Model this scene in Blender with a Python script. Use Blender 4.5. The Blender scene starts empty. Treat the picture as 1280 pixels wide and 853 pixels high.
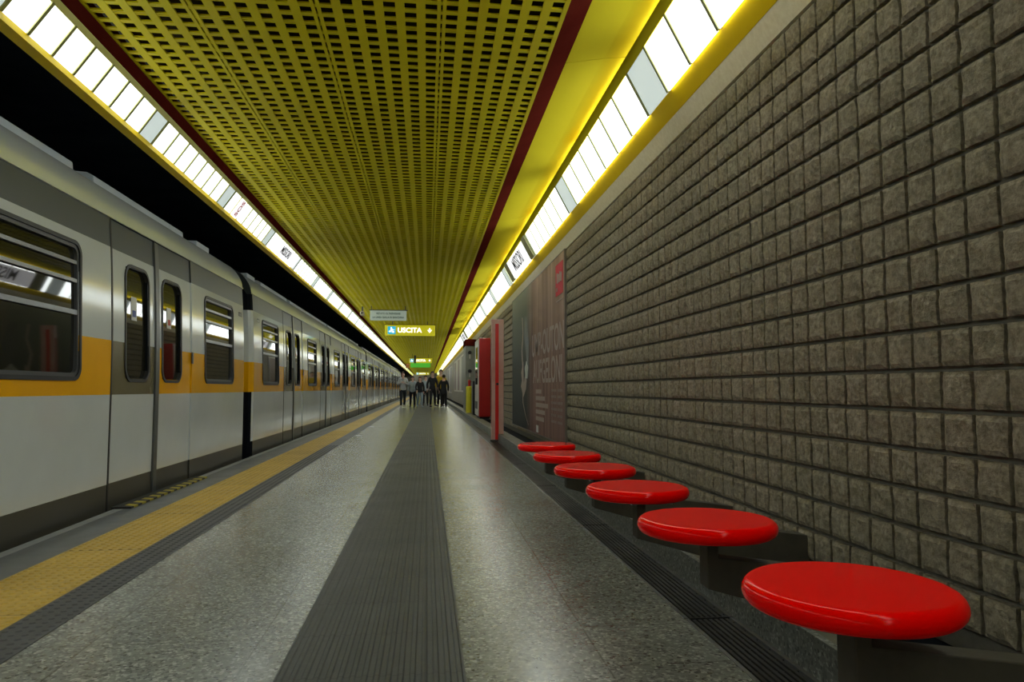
import bpy, bmesh, math, random
from mathutils import Vector, Matrix, noise
random.seed(7)
sc = bpy.context.scene
col = sc.collection
PI = math.pi

# ------------------------------------------------------------------ helpers
def new_bm(): return bmesh.new()

def obj(name, bm, mats, parent=None, smooth=False, loc=None, bevel=0, seg=2):
    me = bpy.data.meshes.new(name)
    bmesh.ops.recalc_face_normals(bm, faces=bm.faces[:]) if not bm.get('keep', False) else None
    bm.to_mesh(me); bm.free()
    for m in (mats if isinstance(mats, (list, tuple)) else [mats]): me.materials.append(m)
    if smooth:
        for p in me.polygons: p.use_smooth = True
    o = bpy.data.objects.new(name, me); col.objects.link(o)
    if parent: o.parent = parent
    if loc: o.location = loc
    if bevel:
        b = o.modifiers.new('bevel', 'BEVEL'); b.width = bevel; b.segments = seg; b.limit_method = 'ANGLE'
    return o

class BM:
    """thin wrapper so that a bmesh can be built by several helpers"""
    def __init__(s): s.b = bmesh.new()
    def box(s, x0, x1, y0, y1, z0, z1, mi=0, M=None):
        v = [Vector(p) for p in ((x0,y0,z0),(x1,y0,z0),(x1,y1,z0),(x0,y1,z0),(x0,y0,z1),(x1,y0,z1),(x1,y1,z1),(x0,y1,z1))]
        if M: v = [M @ p for p in v]
        v = [s.b.verts.new(p) for p in v]
        for f in ((0,3,2,1),(4,5,6,7),(0,1,5,4),(1,2,6,5),(2,3,7,6),(3,0,4,7)):
            fc = s.b.faces.new([v[i] for i in f]); fc.material_index = mi
        return s
    def prism_y(s, pts, y0, y1, mi=0, closed=True, caps=True):
        """section of (x, z) points swept along y"""
        a = [s.b.verts.new((x, y0, z)) for x, z in pts]; b = [s.b.verts.new((x, y1, z)) for x, z in pts]
        n = len(pts)
        for i in range(n if closed else n-1):
            j = (i+1) % n
            fc = s.b.faces.new([a[i], a[j], b[j], b[i]]); fc.material_index = mi
        if closed and caps:
            s.b.faces.new(a[::-1]).material_index = mi; s.b.faces.new(b).material_index = mi
        return s
    def poly(s, pts, mi=0):
        f = s.b.faces.new([s.b.verts.new(p) for p in pts]); f.material_index = mi; return s
    def lathe(s, prof, n=32, c=(0,0,0), mi=0):
        rings = []
        for r, z in prof:
            if r < 1e-6: rings.append([s.b.verts.new((c[0], c[1], c[2]+z))])
            else: rings.append([s.b.verts.new((c[0]+r*math.cos(2*PI*k/n), c[1]+r*math.sin(2*PI*k/n), c[2]+z)) for k in range(n)])
        for A, B in zip(rings, rings[1:]):
            for k in range(n):
                j = (k+1) % n
                if len(A) == 1 and len(B) == 1: continue
                if len(A) == 1: f = s.b.faces.new([A[0], B[k], B[j]])
                elif len(B) == 1: f = s.b.faces.new([A[k], A[j], B[0]])
                else: f = s.b.faces.new([A[k], A[j], B[j], B[k]])
                f.material_index = mi
        return s
    def ring_x(s, y0, y1, z0, z1, R, w, x0, x1, mi=0, n=7):
        """rounded rectangular frame in a plane of constant x, w wide, from x0 to x1"""
        def loop(y0, y1, z0, z1, r):
            out = []
            for cy, cz, a0 in ((y1-r, z1-r, 0), (y0+r, z1-r, 90), (y0+r, z0+r, 180), (y1-r, z0+r, 270)):
                for k in range(n):
                    a = math.radians(a0 + 90*k/(n-1)); out.append((cy+r*math.cos(a), cz+r*math.sin(a)))
            return out
        O = loop(y0, y1, z0, z1, R); I = loop(y0+w, y1-w, z0+w, z1-w, max(R-w, .01))
        N = len(O)
        vo0 = [s.b.verts.new((x0, y, z)) for y, z in O]; vo1 = [s.b.verts.new((x1, y, z)) for y, z in O]
        vi0 = [s.b.verts.new((x0, y, z)) for y, z in I]; vi1 = [s.b.verts.new((x1, y, z)) for y, z in I]
        for k in range(N):
            j = (k+1) % N
            for q in ((vo0, vo1), (vo1, vi1), (vi1, vi0), (vi0, vo0)):
                f = s.b.faces.new([q[0][k], q[0][j], q[1][j], q[1][k]]); f.material_index = mi
        return s
    def make(s, name, mats, parent=None, **k): return obj2(name, s.b, mats, parent, **k)

def obj2(name, bm, mats, parent=None, smooth=False, loc=None, bevel=0, seg=2, recalc=True):
    me = bpy.data.meshes.new(name)
    if recalc: bmesh.ops.recalc_face_normals(bm, faces=bm.faces[:])
    bm.to_mesh(me); bm.free()
    for m in (mats if isinstance(mats, (list, tuple)) else [mats]): me.materials.append(m)
    if smooth:
        for p in me.polygons: p.use_smooth = True
    o = bpy.data.objects.new(name, me); col.objects.link(o)
    if parent: o.parent = parent
    if loc: o.location = loc
    if bevel:
        b = o.modifiers.new('bevel', 'BEVEL'); b.width = bevel; b.segments = seg; b.limit_method = 'ANGLE'
    return o

def empty(name, label, cat, loc=(0,0,0), rz=0, group=None):
    o = bpy.data.objects.new(name, None); col.objects.link(o)
    o.location = loc; o.rotation_euler = (0,0,rz); o.empty_display_size = .1
    return tag(o, label, cat, group)
def tag(o, label, cat, group=None, kind=None):
    if label: o['label'] = label
    if cat: o['category'] = cat
    if group: o['group'] = group
    if kind: o['kind'] = kind
    return o
def struct(o, label=None, cat=None):
    o['kind'] = 'structure'
    if label: o['label'] = label
    if cat: o['category'] = cat
    return o
KIDS = {}
def kids(o): return [c for c in col.objects if c.parent == o]
def copy_tree(o, parent=None, tree=None):
    c = o.copy(); col.objects.link(c)
    if parent: c.parent = parent
    for ch, sub in tree: copy_tree(ch, c, sub)
    return c
def tree_of(o): return [(ch, tree_of(ch)) for ch in kids(o)]
def text(name, s, size, mat, parent=None, M=None, ext=.002, align='CENTER', sx=1.0, space=1.0, bold=0.0):
    cu = bpy.data.curves.new(name, 'FONT'); cu.body = s; cu.size = size; cu.extrude = ext; cu.align_x = align; cu.align_y = 'CENTER'
    cu.space_character = space; cu.offset = bold
    cu.materials.append(mat)
    o = bpy.data.objects.new(name, cu); col.objects.link(o)
    dg = bpy.context.evaluated_depsgraph_get(); me = bpy.data.meshes.new_from_object(o.evaluated_get(dg))
    bpy.data.objects.remove(o); me.name = name
    if not me.materials: me.materials.append(mat)
    o = bpy.data.objects.new(name, me); col.objects.link(o)
    if parent: o.parent = parent
    o.matrix_local = (M or Matrix.Identity(4)) @ Matrix.Diagonal((sx, 1, 1, 1))
    return o
def frame(origin, right, up):
    """matrix whose local x runs along right and local y along up"""
    r = Vector(right).normalized(); u = Vector(up).normalized(); n = r.cross(u)
    m = Matrix.Identity(4)
    for i in range(3): m[i][0] = r[i]; m[i][1] = u[i]; m[i][2] = n[i]; m[i][3] = origin[i]
    return m

# ------------------------------------------------------------------ materials
def mat(name, c, rough=.5, metal=0., spec=.5, coat=0., emit=None, es=0., ior=None):
    m = bpy.data.materials.new(name); m.use_nodes = True
    b = m.node_tree.nodes['Principled BSDF']
    b.inputs['Base Color'].default_value = (*c, 1); b.inputs['Roughness'].default_value = rough
    b.inputs['Metallic'].default_value = metal; b.inputs['Specular IOR Level'].default_value = spec
    b.inputs['Coat Weight'].default_value = coat; b.inputs['Coat Roughness'].default_value = .08
    if ior: b.inputs['IOR'].default_value = ior
    if emit: b.inputs['Emission Color'].default_value = (*emit, 1); b.inputs['Emission Strength'].default_value = es
    return m
def N(m, t, **k):
    n = m.node_tree.nodes.new(t)
    for a, v in k.items():
        if a.startswith('i_'): n.inputs[a[2:].replace('_', ' ')].default_value = v
        else: setattr(n, a, v)
    return n
def L(m, a, b): m.node_tree.links.new(a, b)
def coords(m, scale=(1,1,1), out='Object'):
    tc = N(m, 'ShaderNodeTexCoord'); mp = N(m, 'ShaderNodeMapping'); mp.inputs['Scale'].default_value = scale
    L(m, tc.outputs[out], mp.inputs['Vector']); return mp.outputs['Vector']
def ramp(m, fac, stops):
    r = N(m, 'ShaderNodeValToRGB'); e = r.color_ramp.elements
    while len(e) > 1: e.remove(e[-1])
    e[0].position = stops[0][0]; e[0].color = (*stops[0][1], 1)
    for p, c in stops[1:]:
        x = e.new(p); x.color = (*c, 1)
    L(m, fac, r.inputs['Fac']); return r.outputs['Color']
def mix(m, fac, a, b, mode='MIX'):
    n = N(m, 'ShaderNodeMixRGB', blend_type=mode)
    for s, v in ((n.inputs[0], fac), (n.inputs[1], a), (n.inputs[2], b)):
        if hasattr(v, 'links') or hasattr(v, 'is_linked'): L(m, v, s)
        else: s.default_value = v if isinstance(v, (int, float)) else (*v, 1)
    return n.outputs[0]
def bsdf(m): return m.node_tree.nodes['Principled BSDF']
def bump(m, h, strength=.5, dist=.01):
    b = N(m, 'ShaderNodeBump'); b.inputs['Strength'].default_value = strength; b.inputs['Distance'].default_value = dist
    L(m, h, b.inputs['Height']); L(m, b.outputs['Normal'], bsdf(m).inputs['Normal'])
def noise_t(m, v, s, det=4, rough=.6):
    n = N(m, 'ShaderNodeTexNoise'); n.inputs['Scale'].default_value = s; n.inputs['Detail'].default_value = det; n.inputs['Roughness'].default_value = rough
    L(m, v, n.inputs['Vector']); return n.outputs['Fac']
def mottled(name, c1, c2, scale=8, rough=.5, rvar=.1, bumpk=0, detail=5, **k):
    m = mat(name, c1, rough, **k); v = coords(m)
    f = noise_t(m, v, scale, detail)
    L(m, ramp(m, f, [(.3, c1), (.7, c2)]), bsdf(m).inputs['Base Color'])
    mr = N(m, 'ShaderNodeMapRange'); mr.inputs['To Min'].default_value = max(rough-rvar, .02); mr.inputs['To Max'].default_value = rough+rvar
    L(m, noise_t(m, v, scale*.7), mr.inputs['Value']); L(m, mr.outputs[0], bsdf(m).inputs['Roughness'])
    if bumpk: bump(m, noise_t(m, v, scale*6), bumpk, .004)
    return m

def granite(name, dark, mid, light, rough, tile=None):
    m = mat(name, mid, rough); v = coords(m)
    vo = N(m, 'ShaderNodeTexVoronoi'); vo.inputs['Scale'].default_value = 95; L(m, v, vo.inputs['Vector'])
    sp = N(m, 'ShaderNodeSeparateColor'); L(m, vo.outputs['Color'], sp.inputs[0])
    c = ramp(m, sp.outputs[0], [(0, dark), (.25, mid), (.7, mid), (1, light)])
    big = noise_t(m, v, 1.1, 2)
    c = mix(m, .55, c, ramp(m, big, [(.3, (.72,.70,.66)), (.7, (1,1,1))]), 'MULTIPLY')
    fine = noise_t(m, v, 26, 3)
    c = mix(m, .5, c, ramp(m, fine, [(.35, (.6,.6,.6)), (.65, (1,1,1))]), 'MULTIPLY')
    if tile:
        bt = N(m, 'ShaderNodeTexBrick'); bt.offset = 0; bt.inputs['Scale'].default_value = 1
        bt.inputs['Brick Width'].default_value = tile[0]; bt.inputs['Row Height'].default_value = tile[1]
        bt.inputs['Mortar Size'].default_value = .0035; bt.inputs['Color1'].default_value = (1,1,1,1); bt.inputs['Color2'].default_value = (.9,.9,.88,1); bt.inputs['Mortar'].default_value = (.55,.55,.52,1)
        L(m, v, bt.inputs['Vector']); c = mix(m, 1., c, bt.outputs['Color'], 'MULTIPLY')
    L(m, c, bsdf(m).inputs['Base Color'])
    mr = N(m, 'ShaderNodeMapRange'); mr.inputs['To Min'].default_value = rough-.05; mr.inputs['To Max'].default_value = rough+.06
    L(m, noise_t(m, v, 1.7, 1), mr.inputs['Value']); L(m, mr.outputs[0], bsdf(m).inputs['Roughness'])
    return m

M_floor = granite('platform_granite', (.07,.073,.065), (.225,.24,.21), (.46,.48,.43), .24, (.6, .4))
M_kerbg = granite('kerb_granite', (.05,.055,.05), (.16,.175,.16), (.36,.38,.35), .45)
M_olive = mottled('kerb_top_concrete', (.12,.115,.08), (.17,.16,.115), 6, .6)
M_edge = mottled('edge_grey', (.085,.09,.095), (.13,.135,.14), 5, .45)
M_nose = mottled('edge_nosing', (.22,.23,.23), (.30,.31,.31), 5, .4)
def tactile(name, c1, c2, joint):
    m = mottled(name, c1, c2, 3.0, .5, .08)
    v = coords(m)
    src = bsdf(m).inputs['Base Color'].links[0].from_socket
    bt = N(m, 'ShaderNodeTexBrick'); bt.offset = 0; bt.inputs['Scale'].default_value = 1
    bt.inputs['Brick Width'].default_value = 50; bt.inputs['Row Height'].default_value = joint
    bt.inputs['Mortar Size'].default_value = .004; bt.inputs['Color1'].default_value = (1,1,1,1); bt.inputs['Color2'].default_value = (.88,.88,.88,1); bt.inputs['Mortar'].default_value = (.45,.45,.45,1)
    L(m, v, bt.inputs['Vector'])
    f = noise_t(m, v, 40, 4)
    c = mix(m, 1., src, bt.outputs['Color'], 'MULTIPLY')
    c = mix(m, .5, c, ramp(m, f, [(.35, (.6,.6,.6)), (.6, (1,1,1))]), 'MULTIPLY')
    L(m, c, bsdf(m).inputs['Base Color']); return m
M_loges = tactile('grey_rubber_paving', (.042,.046,.041), (.058,.063,.056), .4)
M_yellowpav = tactile('yellow_tactile', (.54,.35,.045), (.66,.44,.075), .4)
M_greypav = tactile('dark_tactile', (.060,.062,.064), (.082,.084,.086), .4)
M_grate = mottled('grating_steel', (.035,.034,.032), (.06,.058,.055), 9, .45, metal=.5)
M_grateframe = mottled('grating_frame', (.15,.15,.14), (.25,.25,.24), 9, .4, metal=.6)
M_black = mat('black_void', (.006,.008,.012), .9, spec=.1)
M_tunnel = mottled('tunnel_concrete', (.05,.075,.11), (.08,.11,.16), 2, .95, spec=.05)
M_rail = mat('rail_steel', (.25,.23,.2), .4, 1.)
# ceiling and trims
M_ceil = mottled('yellow_ceiling_enamel', (.66,.58,.004), (.74,.65,.006), 1.2, .5, spec=.13)
M_plenum = mat('plenum_brown', (.035,.026,.008), .9, spec=.1)
M_panelY = mottled('yellow_panel_enamel', (.43,.37,.016), (.47,.40,.020), .8, .4, .03, spec=.0)
M_sillY = mottled('yellow_sill', (.76,.53,.002), (.82,.58,.003), 3, .5, .05, spec=.1)
M_brown = mottled('brown_trim', (.050,.006,.004), (.07,.010,.006), 3, .8, spec=.0)
M_cream = mottled('cream_concrete', (.80,.74,.54), (.92,.87,.68), 30, .85, bumpk=.5)
M_lip = mottled('cream_lip', (.50,.46,.12), (.62,.58,.24), 4, .35)
M_div = mat('divider_bar', (.22,.22,.05), .4)
M_on = mat('lit_diffuser', (.8,.8,.8), .4, emit=(.93,1.0,.99), es=8.0)
M_dim = mat('dim_diffuser', (.45,.5,.48), .3, emit=(.82,.95,.92), es=.55)
M_tube = mat('fluorescent_tube', (.9,.9,.9), .3, emit=(.95,1.0,.95), es=7)
M_black_ink = mat('black_ink', (.01,.01,.012), .5)
M_red_ink = mat('red_ink', (.5,.03,.02), .5)
M_white_ink = mat('white_paint', (.75,.75,.73), .5)
# wall
def block_mat():
    m = mat('split_block', (.16,.15,.12), .9, spec=.25); v = coords(m)
    n1 = noise_t(m, v, 1.3, 3); n2 = noise_t(m, v, 45, 8, .7)
    c = ramp(m, n2, [(.32, (.175,.155,.118)), (.5, (.295,.262,.205)), (.68, (.44,.395,.32))])
    c = mix(m, .6, c, ramp(m, n1, [(.3, (.80,.84,.74)), (.7, (1.0,.92,.86))]), 'MULTIPLY')
    # one tone per block
    sx = N(m, 'ShaderNodeVectorMath', operation='SNAP'); sx.inputs[1].default_value = (10, .143, .14278)
    ad = N(m, 'ShaderNodeVectorMath', operation='ADD'); ad.inputs[1].default_value = (0, 0, -.13)
    L(m, v, ad.inputs[0]); L(m, ad.outputs[0], sx.inputs[0])
    wn = N(m, 'ShaderNodeTexWhiteNoise'); L(m, sx.outputs[0], wn.inputs['Vector'])
    c = mix(m, .55, c, ramp(m, wn.outputs['Value'], [(0, (.78,.78,.76)), (1, (1,1,1))]), 'MULTIPLY')
    L(m, c, bsdf(m).inputs['Base Color']); bump(m, n2, .9, .012); return m
M_block = block_mat()
M_joint = mottled('joint_mortar', (.10,.095,.075), (.14,.13,.105), 30, .95)
M_greywall = mottled('smooth_grey_wall', (.22,.20,.165), (.28,.255,.21), 2.5, .5)
# bench
M_seat = mat('red_seat_enamel', (.88,.001,.0005), .13, spec=.09)
M_bracket = mottled('bracket_concrete', (.045,.040,.028), (.065,.058,.042), 14, .8)
M_plate = mat('seat_plate_steel', (.2,.2,.2), .4, .8)
# train
def carbody(name, c, rough=.11, coat=.6):
    m = mottled(name, tuple(x*.9 for x in c), c, 1.3, rough, .02, coat=coat); return m
M_white = carbody('train_cream_white', (.70,.75,.77))
M_orange = carbody('train_orange', (.95,.46,.004))
M_dgrey = carbody('train_dark_grey', (.045,.056,.060), .4, .15)
M_skirt = carbody('train_skirt', (.055,.052,.040), .4, .1)
M_dirty = carbody('train_faded_band', (.15,.13,.065), .25)
M_silver = mottled('roof_silver', (.80,.88,.94), (.88,.95,1.0), 1.0, .24, .02, metal=.45)
M_roofbox = mottled('roof_box_grey', (.50,.56,.60), (.62,.68,.72), 2, .42, metal=.0)
M_rubber = mat('black_rubber', (.012,.012,.013), .5)
M_slate = mat('window_frame_grey', (.075,.078,.085), .35, .3)
M_bar = mat('window_bar_grey', (.20,.21,.22), .3, .6)
M_glass = mat('train_tinted_glass', (.016,.015,.010), .03, spec=.5, ior=1.55)
M_hazY = mat('hazard_yellow', (.55,.42,.02), .5)
M_jointbar = mottled('door_joint_grey', (.065,.07,.07), (.09,.095,.092), 3, .35)
BODY = [M_white, M_orange, M_dgrey, M_skirt, M_dirty, M_black]

# ------------------------------------------------------------------ platform
Y0, Y1 = -12.0, 112.0
def slab(name, x0, x1, z0, z1, m, y0=Y0, y1=Y1, label=None, cat=None):
    return struct(BM().box(x0, x1, y0, y1, z0, z1).make(name, m), label, cat)
slab('floor', -1.408, 1.03, -.35, 0, M_floor)
slab('floor_platform_edge', -2.30, -2.02, -.35, 0, M_edge)
slab('trim_1', -2.37, -2.30, -.35, .001, M_nose)
slab('floor_under_paving', -2.02, -1.408, -.35, -.004, M_edge)
slab('floor_track_bed', -6.6, -2.2, -1.3, -1.1, M_tunnel)
slab('wall_platform_face', -2.35, -2.25, -1.2, -.35, M_tunnel)
slab('wall_tunnel', -6.8, -6.6, -1.3, 4.6, M_tunnel)
slab('ceiling_tunnel', -6.8, -2.30, 4.3, 4.6, M_tunnel)
for x in (-3.15, -4.6):
    r = empty('track_rail', 'steel running rail under the train, %s the platform' % ('beside' if x > -4 else 'farther from'), 'rail', (x, 0, -1.1), group='track rails')
    BM().prism_y([(-.07,0),(.07,0),(.07,.02),(.015,.03),(.015,.11),(.035,.12),(.035,.15),(-.035,.15),(-.035,.12),(-.015,.11),(-.015,.03),(-.07,.02)], Y0, Y1).make('rail_section', M_rail, r)

g_ = empty('edge_plate', 'yellow and black striped plate on the platform edge below the nearest train door', 'plate', (-2.39, 5.89, .001))
BM().box(0, .065, 0, 1.95, 0, .014).make('black_lip', mat('plate_black', (.012,.012,.012), .6), g_)
b = BM(); n = 24; w = 1.95/n
for k in range(n):
    p = [(.065, k*w), (.145, k*w-.03), (.145, (k+1)*w-.03), (.065, (k+1)*w)]
    p = [(x, min(max(y, 0), 1.95)) for x, y in p]
    lo = [b.b.verts.new((x, y, 0)) for x, y in p]; hi = [b.b.verts.new((x, y, .014)) for x, y in p]
    fs = [b.b.faces.new(hi), b.b.faces.new(lo[::-1])] + [b.b.faces.new([lo[i], lo[(i+1)%4], hi[(i+1)%4], hi[i]]) for i in range(4)]
    for f in fs: f.material_index = k % 2
bmesh.ops.remove_doubles(b.b, verts=b.b.verts[:], dist=1e-5)
b.make('striped_tread', [mat('plate_black2', (.012,.012,.012), .6), mat('plate_yellow', (.42,.34,.03), .6)], g_)

# grey guide strip: ribbed rubber
b = BM(); b.box(-.475, .13, Y0, Y1, -.01, .002)
w = .605/16
for k in range(16):
    x = -.475 + w*(k+.5); b.prism_y([(x-.011,.002),(x+.011,.002),(x+.006,.0065),(x-.006,.0065)], 0, Y1)
o = b.make('tactile_paving', M_loges); tag(o, 'wide dark grey ribbed guide strip along the middle of the platform', 'tactile paving')
# dark dotted strip, yellow dotted strip
def domes(b, x0, x1, y0, y1, p, r, h, z, n=8):
    nx = max(1, int((x1-x0)/p)); y = y0; k = 0
    while y < y1:
        for i in range(nx):
            cx = x0 + (i+.5)*(x1-x0)/nx; a = r; q = r*.55
            lo = [b.b.verts.new((cx+a*math.cos(2*PI*j/n), y+a*math.sin(2*PI*j/n), z)) for j in range(n)]
            hi = [b.b.verts.new((cx+q*math.cos(2*PI*j/n), y+q*math.sin(2*PI*j/n), z+h)) for j in range(n)]
            b.b.faces.new(hi)
            for j in range(n): b.b.faces.new([lo[j], lo[(j+1)%n], hi[(j+1)%n], hi[j]])
        y += p; k += 1
b = BM(); b.box(-2.02, -1.60, Y0, Y1, -.01, .003); domes(b, -2.02, -1.60, 1.5, 16, .052, .016, .005, .003)
tag(b.make('tactile_paving', M_yellowpav), 'yellow studded safety strip along the platform edge', 'tactile paving')
b = BM(); b.box(-1.60, -1.408, Y0, Y1, -.01, .003); domes(b, -1.60, -1.408, 1.5, 12, .048, .014, .004, .003)
tag(b.make('tactile_paving', M_greypav), 'narrow dark grey studded strip beside the yellow safety strip', 'tactile paving')

# drain along the wall
slab('floor_drain_channel', 1.03, 1.25, -.35, -.05, M_black)
proto = empty('drain_grating', '', 'grating', (0,0,0), group='drain gratings along the kerb')
b = BM(); b.box(1.03, 1.045, 0, 1.99, -.05, .003); b.box(1.218, 1.235, 0, 1.99, -.05, .001); b.make('frame', M_grateframe, proto)
b = BM()
for k in range(7):
    x = 1.057 + k*.0225; b.box(x, x+.013, .006, 1.984, -.03, 0)
for k in range(20): b.box(1.045, 1.218, .05+k*.1, .056+k*.1, -.035, -.004)
b.box(1.045, 1.218, 0, .006, -.03, 0)
b.make('bars', M_grate, proto)
ORD = ['nearest', 'second', 'third', 'fourth', 'fifth', 'sixth', 'seventh', 'eighth', 'ninth', 'tenth', 'eleventh', 'twelfth']
T = tree_of(proto)
for i in range(30):
    o = proto if i == 0 else copy_tree(proto, None, T)
    o.location = (0, .85+2*i, 0)
    if i < 8: o['label'] = 'dark slotted drain grating along the kerb, %s from the viewer' % ORD[i]
    else: o['label'] = 'far dark slotted drain grating along the kerb beyond the red seats'

# kerb
slab('trim_2', 1.235, 1.262, -.35, .13, M_kerbg)
slab('floor_kerb_top', 1.262, 1.44, -.35, .128, M_olive)
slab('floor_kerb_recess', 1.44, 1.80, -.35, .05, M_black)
slab('trim_3', 1.235, 1.80, -.36, -.02, M_kerbg)

# ------------------------------------------------------------------ block wall
XW = 1.743; P = .143; NR = 18; ZB = .13; HR = 2.57/NR
def block_wall(y0, y1, fine_to):
    b = bmesh.new()
    def quad(*p): b.faces.new([b.verts.new(q) for q in p])
    n0 = int(math.floor(y0/P)); n1 = int(math.ceil(y1/P))
    g = .011
    for j in range(NR):
        z0 = ZB + j*HR + g*.9; z1 = ZB + (j+1)*HR - g*.9
        for i in range(n0, n1):
            jit = (noise.noise(Vector((i*3.1, j*7.7, 0)))*.5)*.006
            ya = i*P + g*.75 + jit; yb = (i+1)*P - g*.75 + jit
            yc = (ya+yb)/2
            if 1.0 < yc < fine_to:
                S = 7 if yc < 5 else 4
                grid = []
                for a in range(S+1):
                    row = []
                    for c in range(S+1):
                        u = a/S; v = c/S
                        y = ya + (yb-ya)*u; z = z0 + (z1-z0)*v
                        e = min(u, 1-u, v, 1-v)
                        nn = noise.noise(Vector((y*18, z*18, j*.5)))*.005 + noise.noise(Vector((y*50, z*50, 3)))*.0035
                        off = (.010 if e == 0 else 0) - nn
                        wy = noise.noise(Vector((y*40, z*40, 9)))*.003; wz = noise.noise(Vector((y*40, z*40, 19)))*.003
                        row.append(b.verts.new((XW + off, y+wy, z+wz)))
                    grid.append(row)
                for a in range(S):
                    for c in range(S):
                        b.faces.new([grid[a][c], grid[a][c+1], grid[a+1][c+1], grid[a+1][c]])
                ringv = [grid[0][c] for c in range(S+1)] + [grid[a][S] for a in range(1, S+1)] + [grid[S][c] for c in range(S-1, -1, -1)] + [grid[a][0] for a in range(S-1, 0, -1)]
                back = [b.verts.new((XW+.034, q.co.y, q.co.z)) for q in ringv]
                for k in range(len(ringv)):
                    kk = (k+1) % len(ringv)
                    b.faces.new([ringv[k], ringv[kk], back[kk], back[k]])
            else:
                o_ = noise.noise(Vector((i*1.7, j*2.3, 5)))*.004
                e = .008
                F = [(XW+o_, ya+e, z0+e), (XW+o_, yb-e, z0+e), (XW+o_, yb-e, z1-e), (XW+o_, ya+e, z1-e)]
                B = [(XW+.034, ya, z0), (XW+.034, yb, z0), (XW+.034, yb, z1), (XW+.034, ya, z1)]
                Fv = [b.verts.new(q) for q in F]; Bv = [b.verts.new(q) for q in B]
                b.faces.new(Fv)
                for k in range(4): b.faces.new([Fv[k], Fv[(k+1)%4], Bv[(k+1)%4], Bv[k]])
    return b
o = struct(obj2('wall_right', block_wall(-6, 28, 14), M_block))
slab('wall_right_backing', XW+.030, XW+.25, ZB-.1, 3.4, M_joint, Y0, 28)
slab('wall_right_far', XW-.02, XW+.25, .12, 3.4, M_greywall, 28, Y1)
struct(BM().prism_y([(1.743,2.702),(1.684,2.811),(1.95,2.811),(1.95,2.702)], Y0, Y1).make('trim_4', M_cream))
slab('wall_far', -6.8, 2.0, -1.3, 4.6, M_greywall, Y1, Y1+.2)
slab('wall_behind', -6.8, 2.0, -1.3, 4.6, M_greywall, Y0-.2, Y0)

# ------------------------------------------------------------------ ceiling grid
b = BM()
CX0, CX1 = -2.045, .82
zc = 3.19
cp = .125
xs = []
x = CX1
rowp = .11
# panels .75 wide; seams at .07, -.68, -1.43
seams = [.82, .07, -.68, -1.43]
holes = []
for s in seams:
    for k in range(6):
        hx0 = s - .125*(k+1) + .027; hx1 = s - .125*k - .027
        if hx0 > CX0+.01: holes.append((hx0, hx1))
holes.sort()
edges = [CX0] + [v for h in holes for v in h] + [CX1]
for i in range(0, len(edges), 2):
    a, c = edges[i], edges[i+1]
    sm = [s for s in seams if a < s < c]
    if sm:
        s = sm[0]; b.box(a, s-.0055, Y0, Y1, zc, zc+.014); b.box(s+.0055, c, Y0, Y1, zc, zc+.014)
    else: b.box(a, c, Y0, Y1, zc, zc+.014)
ys0 = 4.464; k = -150
y = Y0
n = int((Y1-Y0)/rowp)
for i in range(n):
    yy = ys0 + (i-150)*rowp
    if yy < Y0 or yy > Y1: continue
    seam = (i-150) % 7 == 0
    if seam:
        b.box(CX0, CX1, yy-.019, yy-.004, zc+.002, zc+.013); b.box(CX0, CX1, yy+.004, yy+.019, zc+.002, zc+.013)
    else: b.box(CX0, CX1, yy-.019, yy+.019, zc+.002, zc+.013)
struct(b.make('ceiling', M_ceil))
slab('ceiling_plenum', CX0, CX1+.02, zc+.12, zc+.2, M_plenum)

# right light cove
b = BM()
b.prism_y([(1.682,2.811),(1.603,2.902),(1.59,2.915),(1.735,2.915),(1.735,3.34),(1.745,3.34),(1.745,2.811)], Y0, Y1); struct(b.make('trim_5', M_sillY))
b = BM()
ya = 4.94-4.9*4
while ya < Y1:
    b.prism_y([(1.735,3.33),(1.46,3.325),(1.25,3.30),(.968,3.250),(.968,3.262),(1.25,3.315),(1.46,3.337),(1.735,3.345)], ya+.004, ya+4.896); ya += 4.9
struct(b.make('trim_6', M_panelY, smooth=False))
struct(BM().prism_y([(.968,3.251),(.82,3.192),(.82,3.27),(.968,3.27)], Y0, Y1).make('trim_7', M_brown))
slab('ceiling_slab_above', -2.3, 1.99, 3.42, 4.3, M_black)
# left light cove
struct(BM().prism_y([(-2.235,2.898),(-2.221,2.843),(-2.30,2.843),(-2.30,3.42),(-2.288,3.42),(-2.288,2.91),(-2.25,2.905)], Y0, Y1).make('trim_8', M_sillY))
struct(BM().prism_y([(-2.108,3.083),(-2.082,3.112),(-2.082,3.24),(-2.108,3.24)], Y0, Y1).make('trim_9', M_lip))
struct(BM().prism_y([(-2.082,3.116),(-2.045,3.188),(-2.045,3.27),(-2.082,3.27)], Y0, Y1).make('trim_10', M_brown))

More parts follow.
